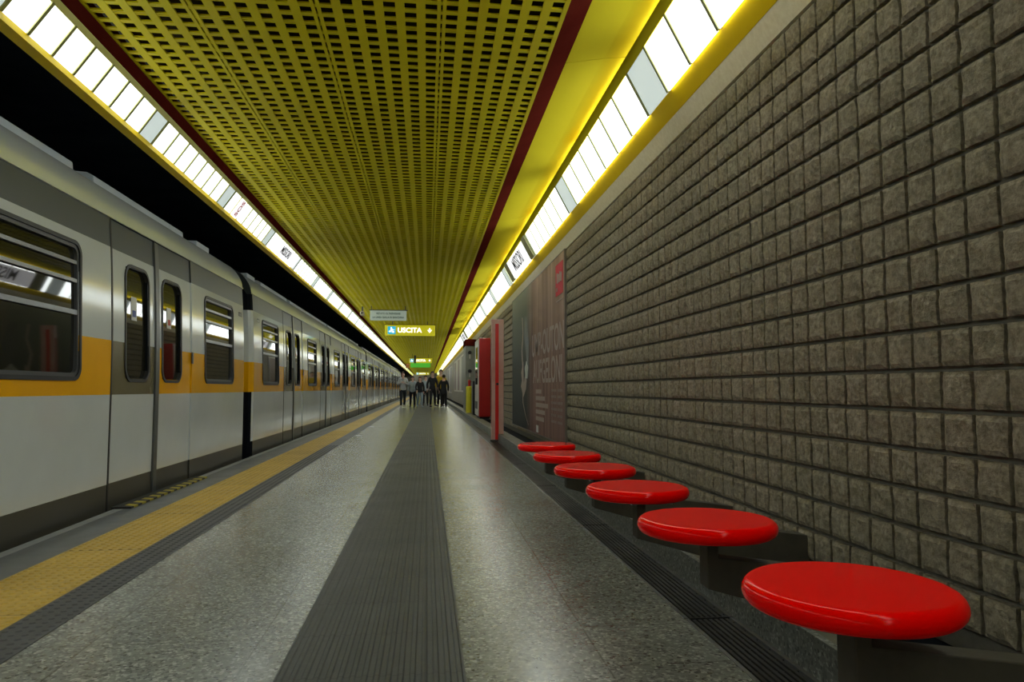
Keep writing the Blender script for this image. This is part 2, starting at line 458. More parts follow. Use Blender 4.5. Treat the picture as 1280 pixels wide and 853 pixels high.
# light sections
def light_section(pts, pitch, n, dimk, lip, name, tube):
    """pts: (x, z) of the lower and the upper edge of the diffusers"""
    (xa, za), (xb, zb) = pts
    root = empty('strip_light', '', 'light')
    d = Vector((xb-xa, 0, zb-za)).normalized(); nrm = Vector((-d.z, 0, d.x))
    if nrm.z > 0: nrm = -nrm
    for k in range(n):
        b = BM(); y0 = k*pitch + .012; y1 = (k+1)*pitch - .012
        p = [Vector((xa, y0, za)), Vector((xa, y1, za)), Vector((xb, y1, zb)), Vector((xb, y0, zb))]
        q = [v - nrm*.008 for v in p]
        F = [b.b.verts.new(v) for v in p]; B = [b.b.verts.new(v) for v in q]
        b.b.faces.new(F); b.b.faces.new(B[::-1])
        for i in range(4): b.b.faces.new([F[i], B[i], B[(i+1)%4], F[(i+1)%4]])
        o = b.make('diffuser', M_dim if k == dimk else M_on, root)
        if k == dimk: o['label'] = 'dim bluish grey diffuser'
    for k in range(n+1):
        y = k*pitch; b = BM(); e = .013
        y0, y1 = (y-e, y+e) if 0 < k < n else ((y, y+e) if k == 0 else (y-e, y))
        p = [Vector((xa, y0, za)), Vector((xa, y1, za)), Vector((xb, y1, zb)), Vector((xb, y0, zb))]
        F = [b.b.verts.new(v + nrm*.008) for v in p]; B = [b.b.verts.new(v - nrm*.012) for v in p]
        b.b.faces.new(F); b.b.faces.new(B[::-1])
        for i in range(4): b.b.faces.new([F[i], B[i], B[(i+1)%4], F[(i+1)%4]])
        b.make('divider', M_div, root)
    if lip:
        BM().prism_y(lip, .003, n*pitch-.003).make('lip', M_panelY, root)
    if tube:
        b = BM(); m = 10; r = .013
        b.prism_y([(tube[0]+r*math.cos(2*PI*j/m), tube[1]+r*math.sin(2*PI*j/m)) for j in range(m)], .10, n*pitch-.22)
        b.make('tube', M_tube, root, smooth=False)
    return root
def row(proto, length, phase, label_near, label_far, label_back, group, nfar=12, specials={}):
    T = tree_of(proto); i0 = int(math.floor((Y0-phase)/length))+1; k = 0
    i1 = int((Y1-phase)/length)
    first = True; vis = 0
    out = {}
    for i in range(i0, i1):
        o = proto if first else copy_tree(proto, None, T); first = False
        y = phase + i*length; o.location = (0, y, 0); o['group'] = group
        if y + length < 3.2: o['label'] = label_back
        else:
            o['label'] = (label_near % ORD[vis]) if vis < nfar else label_far
            vis += 1
        out[vis] = o
    return out
pL = light_section(((-2.235, 2.897), (-2.105, 3.09)), .26, 8, 0, None, 'left', None)
PHL = 5.75
rowL = row(pL, 2.08, PHL, 'white backlit light section in the row above the train, %s from the viewer',
    'far white backlit light section, small and merging, in the row above the train',
    'white backlit light section above the train, behind the viewer', 'light sections above the train')
pR = light_section(((1.582, 2.895), (1.42, 3.197)), .42, 7, 2, [(1.42,3.197),(1.375,3.252),(1.369,3.249),(1.412,3.192)], 'right', (1.45, 3.262))
rowR = row(pR, 2.94, 3.69, 'white backlit light section in the row above the block wall, %s from the viewer',
    'far white backlit light section, small and merging, in the row above the wall',
    'white backlit light section above the wall, behind the viewer', 'light sections above the wall')

# station name printed on the right row; signs on the left row
dR = Vector((1.42-1.582, 0, 3.197-2.895)).normalized(); nR = Vector((-dR.z, 0, dR.x))
M_signglass = mat('lit_name_panel', (.8,.8,.8), .4, emit=(.97,.97,1.0), es=1.1)
M_lipo = mottled('olive_cover', (.22,.22,.05), (.30,.29,.08), 6, .4)
def name_panel(y0, y1, word, size, label):
    root = empty('station_name_panel', label, 'sign', (0,0,0))
    up = dR; n = Vector((-up.z, 0, up.x));
    if n.z > 0: n = -n
    b = BM(); A = Vector((1.582,0,2.895)) + up*.015; Bq = Vector((1.582,0,2.895)) + up*.325
    p = [A+Vector((0,y0,0)), A+Vector((0,y1,0)), Bq+Vector((0,y1,0)), Bq+Vector((0,y0,0))]
    F = [b.b.verts.new(v+n*.030) for v in p]; K = [b.b.verts.new(v+n*.006) for v in p]
    b.b.faces.new(F); b.b.faces.new(K[::-1])
    for i in range(4): b.b.faces.new([F[i], K[i], K[(i+1)%4], F[(i+1)%4]])
    b.make('panel', M_signglass, root)
    A0 = Vector((1.582,0,2.895)); B0 = Vector((1.582,0,2.895)) + up*.342
    for ya, yb in ((y0-.30, y0), (y1, y1+.38)):
        b = BM(); p = [A0+Vector((0,ya,0)), A0+Vector((0,yb,0)), B0+Vector((0,yb,0)), B0+Vector((0,ya,0))]
        F = [b.b.verts.new(v+n*.034) for v in p]; K = [b.b.verts.new(v+n*.006) for v in p]
        b.b.faces.new(F); b.b.faces.new(K[::-1])
        for i in range(4): b.b.faces.new([F[i], K[i], K[(i+1)%4], F[(i+1)%4]])
        b.make('end_cover', M_lipo, root)
    c = (A+Bq)/2 + Vector((0,(y0+y1)/2,0)) + n*.032
    text('lettering', word, size, M_black_ink, root, frame(c, (0,-1,0), up), .001, sx=1.0, bold=.004)
    return root
name_panel(10.75, 12.75, 'MISSORI', .30, 'backlit station name panel above the poster in the right light row')
name_panel(28.5, 30.5, 'MISSORI', .30, 'distant backlit station name panel above the red cabinet side of the platform')

dL = Vector((-2.105+2.235, 0, 3.09-2.897)).normalized(); nL = Vector((dL.z, 0, -dL.x))
def left_sign(y0, y1, word, m, size, label, rot=False, name='light_row_sign'):
    root = empty(name, label, 'sign')
    A = Vector((-2.235,0,2.897)) + dL*.01; B2 = A + dL*.21
    b = BM(); p = [A+Vector((0,y0,0)), A+Vector((0,y1,0)), B2+Vector((0,y1,0)), B2+Vector((0,y0,0))]
    F = [b.b.verts.new(v+nL*.016) for v in p]; K = [b.b.verts.new(v+nL*.005) for v in p]
    b.b.faces.new(F); b.b.faces.new(K[::-1])
    for i in range(4): b.b.faces.new([F[i], K[i], K[(i+1)%4], F[(i+1)%4]])
    b.make('panel', M_signglass, root)
    c = (A+B2)/2 + Vector((0,(y0+y1)/2,0)) + nL*.018
    if rot: M_ = frame(c, dL, (0,-1,0))
    else: M_ = frame(c, (0,1,0), dL)
    text('lettering', word, size, m, root, M_, .001, bold=.003)
left_sign(8.35, 8.60, 'SOS', M_red_ink, .115, 'small backlit panel with red SOS letters in the light row above the train', True)
left_sign(10.3, 12.1, 'MISSORI', M_black_ink, .17, 'backlit station name panel with small black letters above the train')

# ------------------------------------------------------------------ stools
seat_y = [1.56, 2.40, 3.22, 4.05, 4.87, 5.72]
R = .233
prof = [(0, .0)]
prof += [(R*.5,.0), (R-.06, .0), (R-.03,.0)]
for k in range(9):
    a = math.radians(90 - 180*k/8); prof.append((R-.024 + .024*math.cos(a), -.026 + .026*math.sin(a)))
prof += [(R-.03, -.053), (0, -.053)]
st = empty('platform_stool', '', 'stool', (.95, 0, 0), group='round red stools along the block wall')
BM().lathe([(r, z+.48) for r, z in prof], 72).make('seat', M_seat, st, smooth=True)
# cantilever bracket, deepening downwards toward the wall
b = BM(); t = .038
sec = [(-.012,.425),(.028,.425),(.028,.352),(.80,.245),(.80,.12),(.44,.122),(-.012,.250)]
a = [b.b.verts.new((x, -t, z)) for x, z in sec]; c = [b.b.verts.new((x, t, z)) for x, z in sec]
b.b.faces.new(a); b.b.faces.new(c[::-1])
for i in range(len(sec)):
    j = (i+1) % len(sec); b.b.faces.new([a[i], c[i], c[j], a[j]])
b.make('bracket', M_bracket, st, bevel=.004)
b = BM().lathe([(0,.418),(.09,.418),(.09,.428),(0,.428)], 24); b.box(-.03,.16,-.02,.02,.395,.42); b.make('mounting_plate', M_plate, st)
T = tree_of(st)
sl = ['round red platform stool nearest the viewer, largest in view', 'second round red stool from the viewer along the block wall', 'third round red stool from the viewer along the block wall',
      'fourth round red stool from the viewer, third from the poster end', 'fifth round red stool from the viewer, beside the poster end of the row', 'farthest round red stool, in front of the large wall poster']
for i, y in enumerate(seat_y):
    o = st if i == 0 else copy_tree(st, None, T)
    o.location = (.95, y, 0); o['label'] = sl[i]

# ------------------------------------------------------------------ train
CARL = 19.3; DC = [3.2, 7.5, 11.8, 16.1]; HD = .975
WC = [(1.2, .60), (5.35, .60), (9.65, .60), (13.98, .64), (18.1, .60)]
BANDS = [(-.45, .18, 3), (.18, .872, 0), (.872, 1.297, 1), (1.297, 2.035, 0), (2.035, 2.268, 2)]
def side_panel(b, y0, y1, holes, x=0., th=.03, bands=BANDS):
    zs = sorted({z for q in bands for z in q[:2]} | {z for h in holes for z in h[2:4]} | {1.0+.1*k for k in range(13)})
    ys = sorted({y0, y1} | {y for h in holes for y in h[:2]})
    for i in range(len(ys)-1):
        for j in range(len(zs)-1):
            yc = (ys[i]+ys[i+1])/2; z_ = (zs[j]+zs[j+1])/2
            if any(h[0] < yc < h[1] and h[2] < z_ < h[3] for h in holes): continue
            mi = [q[2] for q in bands if q[0] < z_ < q[1]][0]
            b.poly([(x, ys[i], zs[j]), (x, ys[i+1], zs[j]), (x, ys[i+1], zs[j+1]), (x, ys[i], zs[j+1])], mi)
    for y in (y0, y1):
        for j in range(len(zs)-1):
            mi = [q[2] for q in bands if q[0] < (zs[j]+zs[j+1])/2 < q[1]][0]
            b.poly([(x, y, zs[j]), (x-th, y, zs[j]), (x-th, y, zs[j+1]), (x, y, zs[j+1])], mi)
    for h in holes:
        for y in h[:2]: b.poly([(x, y, h[2]), (x-th, y, h[2]), (x-th, y, h[3]), (x, y, h[3])], 5)
def pane_grid(b, x, y0, y1, z0, z1, n=12):
    R0 = [(b.b.verts.new((x, y0, z0+(z1-z0)*k/n)), b.b.verts.new((x, y1, z0+(z1-z0)*k/n))) for k in range(n+1)]
    for (a, c), (d, e) in zip(R0, R0[1:]): b.b.faces.new([a, c, e, d])
def car_window(parent, yc, hw, z0=.975, z1=1.965):
    y0, y1 = yc-hw, yc+hw
    fr = BM().ring_x(y0, y1, z0, z1, .10, .028, -.03, .012).make('window_frame', M_rubber, parent)
    BM().ring_x(y0+.028, y1-.028, z0+.028, z1-.028, .075, .026, -.03, .002).make('inner_frame', M_slate, fr)
    b = BM(); pane_grid(b, -.022, y0+.03, y1-.03, z0+.03, z1-.03); b.make('pane', M_glass, fr, recalc=False, smooth=True)
    b = BM()
    for z, h in ((1.462, .022), (1.685, .017), (1.815, .017)): b.box(-.028, -.002, y0+.05, y1-.05, z-h/1, z+h/2)
    b.make('window_bars', M_bar, fr)
def door_leaf(parent, y0, y1, wy0, wy1, near, stick=None):
    bands = [(q[0], q[1], 4 if (near and q[2] == 1) else q[2]) for q in BANDS]
    b = BM(); h = (wy0+.03, wy1-.03, 1.005, 1.935)
    side_panel(b, y0, y1, [h], -.012, .03, bands)
    leaf = b.make('door_leaf', BODY, parent, recalc=False)
    fr = BM().ring_x(wy0, wy1, .975, 1.965, .13, .026, -.04, -.002).make('window_frame', M_rubber, leaf)
    b = BM(); pane_grid(b, -.034, wy0+.02, wy1-.02, .99, 1.95); b.make('pane', M_glass, fr, recalc=False, smooth=True)
    if stick:
        b = BM(); c = (wy0+wy1)/2-.02
        b.box(-.033, -.030, c-.06, c+.05, 1.50, 1.70, 0); b.box(-.0305, -.0285, c-.04, c+.03, 1.53, 1.585, 1)
        b.make('sticker', [M_white_ink, stick], leaf)
    return leaf
M_blue = mat('sticker_blue', (.04,.06,.25), .5); M_redst = mat('sticker_red', (.45,.05,.03), .5)

car = empty('train_car', '', 'train car', (-2.45, 0, 0), group='coupled cars of the metro train')
# core body (dark, closed) with roof
core = [(-.035,-.45),(-.05,2.23),(-.12,2.35),(-2.90,2.30),(-2.95,-.45)]
BM().prism_y(core, .03, CARL-.03).make('body_core', M_black, car)
# side skin
b = BM(); segs = []; y = .07
for d in DC: segs.append((y, d-HD)); y = d+HD
segs.append((y, CARL-.07))
for (a, c) in segs:
    hs = [(wc-hw+.035, wc+hw-.035, 1.01, 1.93) for wc, hw in WC if a < wc < c]
    b = BM(); side_panel(b, a, c, hs); b.make('side_panel', BODY, car, recalc=False)
# rounded corners and ends, coloured in the same bands; upper corner dark
for ysgn, ye in ((1, 0.0), (-1, CARL)):
    b = BM()
    arc = [(0, .07), (-.02, .03), (-.06, .006), (-.12, 0), (-2.9, 0)]
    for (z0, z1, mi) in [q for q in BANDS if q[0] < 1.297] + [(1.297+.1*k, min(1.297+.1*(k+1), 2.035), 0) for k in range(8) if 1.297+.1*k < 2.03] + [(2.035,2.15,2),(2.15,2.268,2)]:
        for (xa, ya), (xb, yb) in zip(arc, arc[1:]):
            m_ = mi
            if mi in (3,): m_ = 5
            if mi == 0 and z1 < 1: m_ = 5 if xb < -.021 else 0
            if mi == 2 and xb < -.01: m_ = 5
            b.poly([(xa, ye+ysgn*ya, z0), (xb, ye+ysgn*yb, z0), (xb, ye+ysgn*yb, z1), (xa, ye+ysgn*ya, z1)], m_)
    b.make('end_wall', BODY, car, recalc=False)
    b = BM()
b.b.free()
# roof
cp_ = [(.003,2.24),(.0,2.27),(-.006,2.32),(-.022,2.38),(-.055,2.445),(-.105,2.515),(-.17,2.575),(-.28,2.630),(-.5,2.685),(-1.0,2.735),(-1.5,2.745),(-2.0,2.735),(-2.5,2.66),(-2.8,2.50),(-2.95,2.27),(-2.95,2.2)]
rs = []
for k in range(1, len(cp_)-2):
    p0, p1, p2, p3 = [Vector(q) for q in cp_[k-1:k+3]]
    for j in range(5):
        t = j/5; rs.append(tuple(.5*((2*p1)+(p2-p0)*t+(2*p0-5*p1+4*p2-p3)*t*t+(3*p1-p0-3*p2+p3)*t**3)))
b = BM(); b.prism_y(rs, .03, CARL-.03, closed=False)
o_ = b.make('roof', M_silver, car, smooth=True)
b = BM()
b.b.free()
for y in (.031, CARL-.031):
    b = BM(); b.poly([(x, y, z-.003) for x, z in rs]); b.make('roof_end', M_dgrey, car)
b = BM(); b.prism_y([(-.0,2.268),(.012,2.270),(.012,2.282),(.002,2.288)], .05, CARL-.05); b.make('gutter', M_silver, car)
for (a, c) in ((1.7,3.9),(4.25,9.5),(9.8,15.05),(15.4,17.6)):
    BM().prism_y([(-.24,2.58),(-.25,2.68),(-.31,2.712),(-.95,2.755),(-.95,2.68)], a, c).make('roof_fairing', M_roofbox, car, bevel=.01)
for y in (18.3, 1.0):
    BM().box(-.42, -.24, y-.25, y+.25, 2.60, 2.685).make('roof_vent', M_roofbox, car, bevel=.012)
for wc, hw in WC: car_window(car, wc, hw)
for d in DC:
    # dark recess lines and the joint bar between the leaves
    door_leaf(car, d-HD+.012, d-.045, d-.70, d-.17, True, M_blue)
    door_leaf(car, d+.045, d+HD-.008, d+.13, d+.68, False, M_redst)
    b = BM(); 
    for k in range(12):
        z0_ = -.1+2.36*k/12; b.box(-.03, .004, d-.043, d+.043, z0_, -.1+2.36*(k+1)/12)
    bmesh.ops.remove_doubles(b.b, verts=b.b.verts[:], dist=1e-5); b.make('door_joint', M_jointbar, car)
    b = BM()
    for k in range(12):
        z0_ = -.4+2.66*k/12; b.box(-.03, .004, d-HD-.004, d-HD+.020, z0_, -.4+2.66*(k+1)/12)
    bmesh.ops.remove_doubles(b.b, verts=b.b.verts[:], dist=1e-5); b.make('door_seal', M_rubber, car)
    BM().box(0, .012, d+HD-.03, d+HD+.02, 1.18, 1.30).make('door_catch', M_skirt, car, bevel=.004)
for y in (CARL-.24, .24):
    text('car_number', '8223', .085, M_dgrey, car, frame((.002, y, 1.90), (0,1,0), (0,0,1)), .001)
# bellows between cars (belongs to the front of each car)
b = BM()
for k in range(5): b.box(-2.2, -.35, CARL+.01+k*.08, CARL+.05+k*.08, .1, 2.25)
b.box(-2.15, -.40, CARL-.02, CARL+.41, .13, 2.2); b.make('gangway_bellows', M_rubber, car)
# bogies
for d in (3.4, 15.9):
    b = BM()
    for dy in (-1.05, 1.05):
        for x in (-.70, -2.15):
            for i in range(1): 
                n = 20
                A = [b.b.verts.new((x-.06, d+dy+.38*math.cos(2*PI*k/n), -.56+.38*math.sin(2*PI*k/n))) for k in range(n)]
                C = [b.b.verts.new((x+.06, q.co.y, q.co.z)) for q in A]
                b.b.faces.new(A); b.b.faces.new(C[::-1])
                for k in range(n): b.b.faces.new([A[k], C[k], C[(k+1)%n], A[(k+1)%n]])
    b.make('wheels', M_rail, car)
    BM().box(-2.3, -.5, d-1.4, d+1.4, -.75, -.46).make('bogie', M_black, car)
def curve_side(o):
    if o.type == 'MESH':
        ml = o.matrix_local
        inv = ml.inverted()
        for v in o.data.vertices:
            p = ml @ v.co
            if p.z > .9: p.x -= .028*(min(p.z, 2.3)-.9)**2; v.co = inv @ p
    for c in kids(o): curve_side(c)
curve_side(car)
T = tree_of(car)
y_car = [10.12-CARL, 10.55, 10.55+19.73, 10.55+2*19.73]
cl = ['nearest white, orange and grey metro car with hazard striped door step', 'second metro car from the viewer, its rounded end just past the first gap', 'third metro car from the viewer, behind the exit sign, halfway along the train', 'farthest metro car, small beside the group of people']
for i, y in enumerate(y_car):
    o = car if i == 0 else copy_tree(car, None, T)
    o.location = (-2.45, y, 0); o['label'] = cl[i]

# ------------------------------------------------------------------ hanging signs
def hang(parent, x, y, z0):
    BM().box(x-.012, x+.012, y-.012, y+.012, z0, zc+.02).make('hanger', M_slate, parent)
def sign_box(name, label, x0, x1, y, z0, z1, m, th=.12, frame_m=None):
    root = empty(name, label, 'sign', ((x0+x1)/2, y, z0))
    w = (x1-x0)/2
    BM().box(-w, w, 0, th, 0, z1-z0).make('sign_box', m, root, bevel=.008)
    return root
M_wsign = mat('white_notice', (.52,.60,.54), .5, emit=(.8,.95,.85), es=.10)
ZS = 2.79
s = sign_box('hanging_notice_sign', 'small white hanging notice with two lines of green writing above the exit sign', -1.575, -.585, 20.0, ZS, 3.065, M_wsign, .05)
w = .495
b = BM(); b.box(-w-.02, w+.03, -.012, .062, .275, .295); b.make('top_rail', M_slate, s)
for x in (-w+.03, w-.03): BM().box(x-.01, x+.01, .015, .035, .29, 3.21-ZS).make('hanger', M_slate, s)
M_green_ink = mat('green_ink', (.05,.13,.08), .6)
text('lettering', 'VIETATO OLTREPASSARE', .072, M_green_ink, s, frame((0,-.002,.19), (1,0,0), (0,0,1)), .001, sx=.82, bold=.002)
text('lettering', 'LA LINEA GIALLA IN BANCHINA', .072, M_green_ink, s, frame((0,-.002,.085), (1,0,0), (0,0,1)), .001, sx=.82, bold=.002)
M_ysign = mat('yellow_exit_sign', (.62,.56,.01), .4, emit=(.62,.58,.01), es=.32)
M_lit = mat('lit_white_letters', (.9,.9,.9), .4, emit=(1,1,.95), es=1.3)
M_bluelit = mat('lit_blue_symbol', (.02,.3,.5), .4, emit=(.02,.35,.55), es=.9)
def exit_sign(label, x0, x1, y, z0, z1, sub=False):
    s = sign_box('exit_sign', label, x0, x1, y, z0, z1, M_ysign, .14); w = (x1-x0)/2; h = z1-z0
    for x in (-w*.7, w*.7): BM().box(x-.012, x+.012, .06, .08, h-.005, 3.22-z0).make('hanger', M_slate, s)
    BM().box(-w-.01, w+.01, -.01, .15, h, h+.018).make('top_rail', M_brown, s)
    sq = BM(); q = h*.36; cx = -w+h*.62; sq.box(cx-q, cx+q, -.006, 0, h/2-q, h/2+q); sq.make('symbol_panel', M_bluelit, s)
    # running figure
    b = BM(); k = q
    b.box(cx-.25*k, cx+.05*k, -.009, -.005, h/2+.45*k, h/2+.75*k)
    b.box(cx-.30*k, cx+.20*k, -.009, -.005, h/2-.15*k, h/2+.4*k)
    b.box(cx-.7*k, cx-.1*k, -.009, -.005, h/2-.45*k, h/2-.15*k); b.box(cx+.05*k, cx+.65*k, -.009, -.005, h/2-.6*k, h/2-.25*k); b.box(cx+.1*k, cx+.7*k, -.009, -.005, h/2+.0*k, h/2+.2*k)
    b.make('symbol', M_lit, s)
    text('lettering', 'USCITA', h*.62, M_lit, s, frame((-w*.02, -.006, h/2), (1,0,0), (0,0,1)), .002, sx=1.05, bold=.006)
    # arrow
    cx = w-h*.50; b = BM(); a = h*.22
    b.poly([(cx-a, -.006, h/2+.02), (cx, -.006, h/2-a), (cx+a, -.006, h/2+.02)]); b.box(cx-a*.25, cx+a*.25, -.007, -.002, h/2, h/2+a)
    b.make('arrow', M_lit, s)
    return s
exit_sign('yellow hanging exit sign reading USCITA with blue symbol, large and nearest', -1.43, .25, 24.5, 2.70, 3.065)
s = exit_sign('distant lit exit sign with white letters above a green panel', -1.22, .30, 48.0, 2.61, 2.93)
M_green = mat('green_panel', (.05,.35,.02), .4, emit=(.08,.45,.03), es=.5)
BM().box(-.64, .66, .0, .12, -.30, -.004).make('green_panel', M_green, s, bevel=.01)
BM().box(-.95, -.72, 0, .12, -.32, -.05).make('orange_clock_box', mat('orange_box', (.5,.18,.05), .5), s, bevel=.02)
b = BM().box(-.42, -.29, -.03, .0, -.02, .50); b.make('dark_post', M_black_ink, s)
exit_sign('farthest tiny exit sign low over the heads of the people', -1.4, .25, 88.0, 2.55, 2.90)
# small camera above the notice
cam_ = empty('ceiling_camera', 'small pale surveillance camera beside the hanging notice at the light row', 'camera', (-1.80, 20.2, zc))
BM().box(-.02,.02,-.02,.02,-.13,.01).make('mount', M_slate, cam_)
BM().box(-.05,.05,-.16,.12,-.25,-.14).make('camera_body', mat('camera_beige', (.5,.42,.3), .5), cam_, bevel=.012)
BM().lathe([(0,0),(.03,0),(.03,.01),(0,.01)], 16).make('lens', M_black_ink, cam_, loc=(0,-.165,-.195)).rotation_euler = (PI/2, 0, 0)

# ------------------------------------------------------------------ poster
PY0, PY1, PZ0, PZ1 = 8.93, 14.55, .215, 2.685
post = empty('advertising_poster', 'large brown and dark grey advertising poster on the block wall behind the farthest stool', 'poster', (XW, PY0, PZ0))
W, H = PY1-PY0, PZ1-PZ0
def poster_mat():
    m = mat('poster_print', (.2,.15,.13), .7, spec=.2); v = coords(m)
    s = N(m, 'ShaderNodeSeparateXYZ'); L(m, v, s.inputs[0])
    st_ = N(m, 'ShaderNodeMapping'); st_.inputs['Scale'].default_value = (1, 3.2, .12); L(m, v, st_.inputs['Vector'])
    n = noise_t(m, st_.outputs['Vector'], 1.6, 5)
    cur = ramp(m, n, [(.3, (.17,.11,.092)), (.5, (.27,.185,.155)), (.7, (.39,.28,.225))])
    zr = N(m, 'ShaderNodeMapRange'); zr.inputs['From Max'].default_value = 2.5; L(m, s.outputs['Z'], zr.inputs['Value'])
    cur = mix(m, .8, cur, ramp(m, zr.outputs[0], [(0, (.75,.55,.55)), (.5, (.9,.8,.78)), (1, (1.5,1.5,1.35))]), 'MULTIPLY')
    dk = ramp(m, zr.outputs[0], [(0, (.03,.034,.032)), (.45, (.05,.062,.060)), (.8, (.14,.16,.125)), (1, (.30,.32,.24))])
    mr = N(m, 'ShaderNodeMapRange'); mr.inputs['From Min'].default_value = 2.7; mr.inputs['From Max'].default_value = 3.6; L(m, s.outputs['Y'], mr.inputs['Value'])
    c = mix(m, mr.outputs[0], cur, dk); L(m, c, bsdf(m).inputs['Base Color']); return m
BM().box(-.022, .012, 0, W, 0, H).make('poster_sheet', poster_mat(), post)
b = BM(); b.box(-.026,.012,-.012,0,-.012,H+.012); b.box(-.026,.012,W,W+.012,-.012,H+.012); b.box(-.026,.012,0,W,H,H+.012); b.box(-.026,.012,0,W,-.012,0)
b.make('poster_frame', mat('poster_frame_grey', (.16,.14,.12), .5), post)
M_pale = mat('print_pale', (.40,.32,.285), .6, spec=.2); M_skinp = mat('print_skin', (.33,.25,.19), .5); M_flower = mat('print_flower', (.50,.54,.46), .5)
M_label = mat('print_red', (.55,.03,.055), .6, spec=.2); M_palered = mat('print_faint', (.22,.15,.13), .5)
def shape(name, pts, m, x=-.0235):
    b = BM(); b.poly([(x, y, z) for y, z in pts]); return b.make(name, m, post, recalc=False)
# poster is seen from the platform: its local y grows to the viewer's left
TP = lambda y, z: frame((-.0245, y, z), (0,-1,0), (0,0,1))
BM().box(-.026, -.0222, .10, .62, 1.94, 2.36).make('red_label', M_label, post)
b = BM()
for k in range(6): b.box(-.0275, -.0262, .17+k*.064, .17+k*.064+.046, 2.10+(k%2)*.01, 2.22+(k%3)*.015)
b.make('label_print', M_pale, post)
BM().box(-.0275, -.0262, .48, .56, 2.0, 2.05).make('label_print', M_pale, post)
BM().box(-.026, -.0222, .12, .58, 1.86, 1.875).make('rule_line', M_pale, post)
text('lettering', 'UMP-OUTON', .50, M_pale, post, TP(1.44, 1.38), .001, sx=.94, bold=.008)
text('lettering', 'AUFGELONI', .50, M_pale, post, TP(1.44, .95), .001, sx=.94, bold=.008)
rr = random.Random(3)
for k, ww in enumerate((.55, .85, 1.15, .85, .80)):
    b = BM(); z = .66-k*.105; y = 2.45
    while y > 2.45-ww:
        d = rr.uniform(.035,.07); b.box(-.0245,-.0222, y-d, y, z-.032, z+.032); y -= d+.014
    b.make('small_print', M_pale, post)
for k in range(6):
    z = .68-k*.085
    for (ya, yb) in ((.20,.52),(.62,1.0)):
        y = yb; b = BM()
        while y > ya:
            d = rr.uniform(.03,.07); b.box(-.0245,-.0222, y-d, y, z-.018, z+.018); y -= d+.02
        b.make('small_print', M_palered, post)
BM().box(-.0245,-.0222, 2.20, 2.42, .02, .13).make('white_emblem', M_white_ink, post)
# printed picture: a pale flower held by an arm, with a long ribbon
fl = []
for k in range(28):
    a = 2*PI*k/28; r = .15+.02*math.sin(a*5); fl.append((3.55+r*math.cos(a)*1.3, 1.02+r*math.sin(a)))
shape('printed_flower', fl, M_flower)
shape('printed_hands', [(3.95,1.2),(4.25,1.0),(4.15,.85),(4.3,.75),(3.95,.55),(3.6,.7),(3.5,.86),(3.75,.92),(3.9,.8)], M_skinp, -.0232)
b = BM(); prev = None
cv = [(4.1,2.0,.05),(4.0,1.7,.05),(4.15,1.4,.05),(4.05,1.1,.05),(4.05,.75,.05),(4.0,.45,.04),(3.7,.25,.03),(3.3,.08,.02)]
L_ = [b.b.verts.new((-.0229, y-w_, z)) for y, z, w_ in cv]; R_ = [b.b.verts.new((-.0229, y+w_, z)) for y, z, w_ in cv]
for k in range(len(cv)-1): b.b.faces.new([L_[k], L_[k+1], R_[k+1], R_[k]])
b.make('printed_ribbon', M_skinp, post, recalc=False)
shape('printed_figure', [(3.3,.9),(3.25,1.5),(3.5,1.95),(3.75,2.0),(3.8,1.6),(3.6,1.3),(3.5,1.1)], mat('print_shadow', (.05,.065,.05), .5), -.0226)

# ------------------------------------------------------------------ things along the far wall
M_red = mottled('red_lacquer', (.33,.004,.004), (.40,.006,.006), 3, .3, .05, coat=.2)
M_whitep = mottled('white_lacquer', (.50,.47,.43), (.60,.57,.52), 3, .35, .05)
M_yel = mottled('yellow_lacquer', (.60,.55,.02), (.68,.62,.03), 5, .4)
e = empty('emergency_post', 'tall narrow white and red emergency post standing on the kerb past the poster', 'emergency post', (1.20, 12.6, 0))
BM().box(-.08, .135, 0, .10, .0, 2.14).make('post_body', mottled('salmon_panel', (.62,.24,.19), (.75,.60,.55), 1.2, .35), e, bevel=.01)
BM().box(-.015, .045, -.014, .0, .02, 2.06).make('red_stripe', mottled('bright_red_lacquer', (.72,.015,.012), (.80,.025,.02), 3, .3), e, bevel=.004)
BM().box(-.083, -.078, .01, .09, .25, 1.9).make('red_side_stripe', M_red, e)
BM().lathe([(0,0),(.022,0),(.022,.02),(0,.02)], 16).make('call_button', M_black_ink, e, loc=(.02,-.014,1.0)).rotation_euler = (PI/2,0,0)
BM().box(-.10, .155, -.02, .12, 0, .03).make('foot_plate', M_slate, e, bevel=.005)

e = empty('vending_machine', 'tall red machine with a pale front standing against the wall beyond the emergency post', 'vending machine', (1.33, 19.0, .128))
BM().box(.03, .33, 0, 1.25, .05, 2.13).make('cabinet', M_red, e, bevel=.01)
BM().box(0, .03, .02, 1.23, .08, 2.10).make('front_panel', M_whitep, e, bevel=.008)
BM().box(-.006, 0, .15, .85, .9, 1.9).make('display_window', M_glass, e)
BM().box(-.008, 0, .95, 1.15, .9, 1.3).make('keypad', M_slate, e)
BM().box(-.008, 0, .2, 1.0, .25, .45).make('delivery_flap', M_rubber, e)
BM().box(.05, .31, .05, 1.2, 0, .05).make('plinth', M_black_ink, e)

e = empty('black_cabinet', 'low black cabinet between the yellow bin and the red machine', 'cabinet', (1.36, 21.6, .128))
BM().box(.0, .36, 0, .5, .03, 1.02).make('cabinet_body', M_rubber, e, bevel=.01)
BM().box(-.012, 0, .03, .47, .06, .98).make('cabinet_door', M_slate, e, bevel=.004)
BM().box(.02, .34, .03, .47, 0, .03).make('plinth', M_black_ink, e)

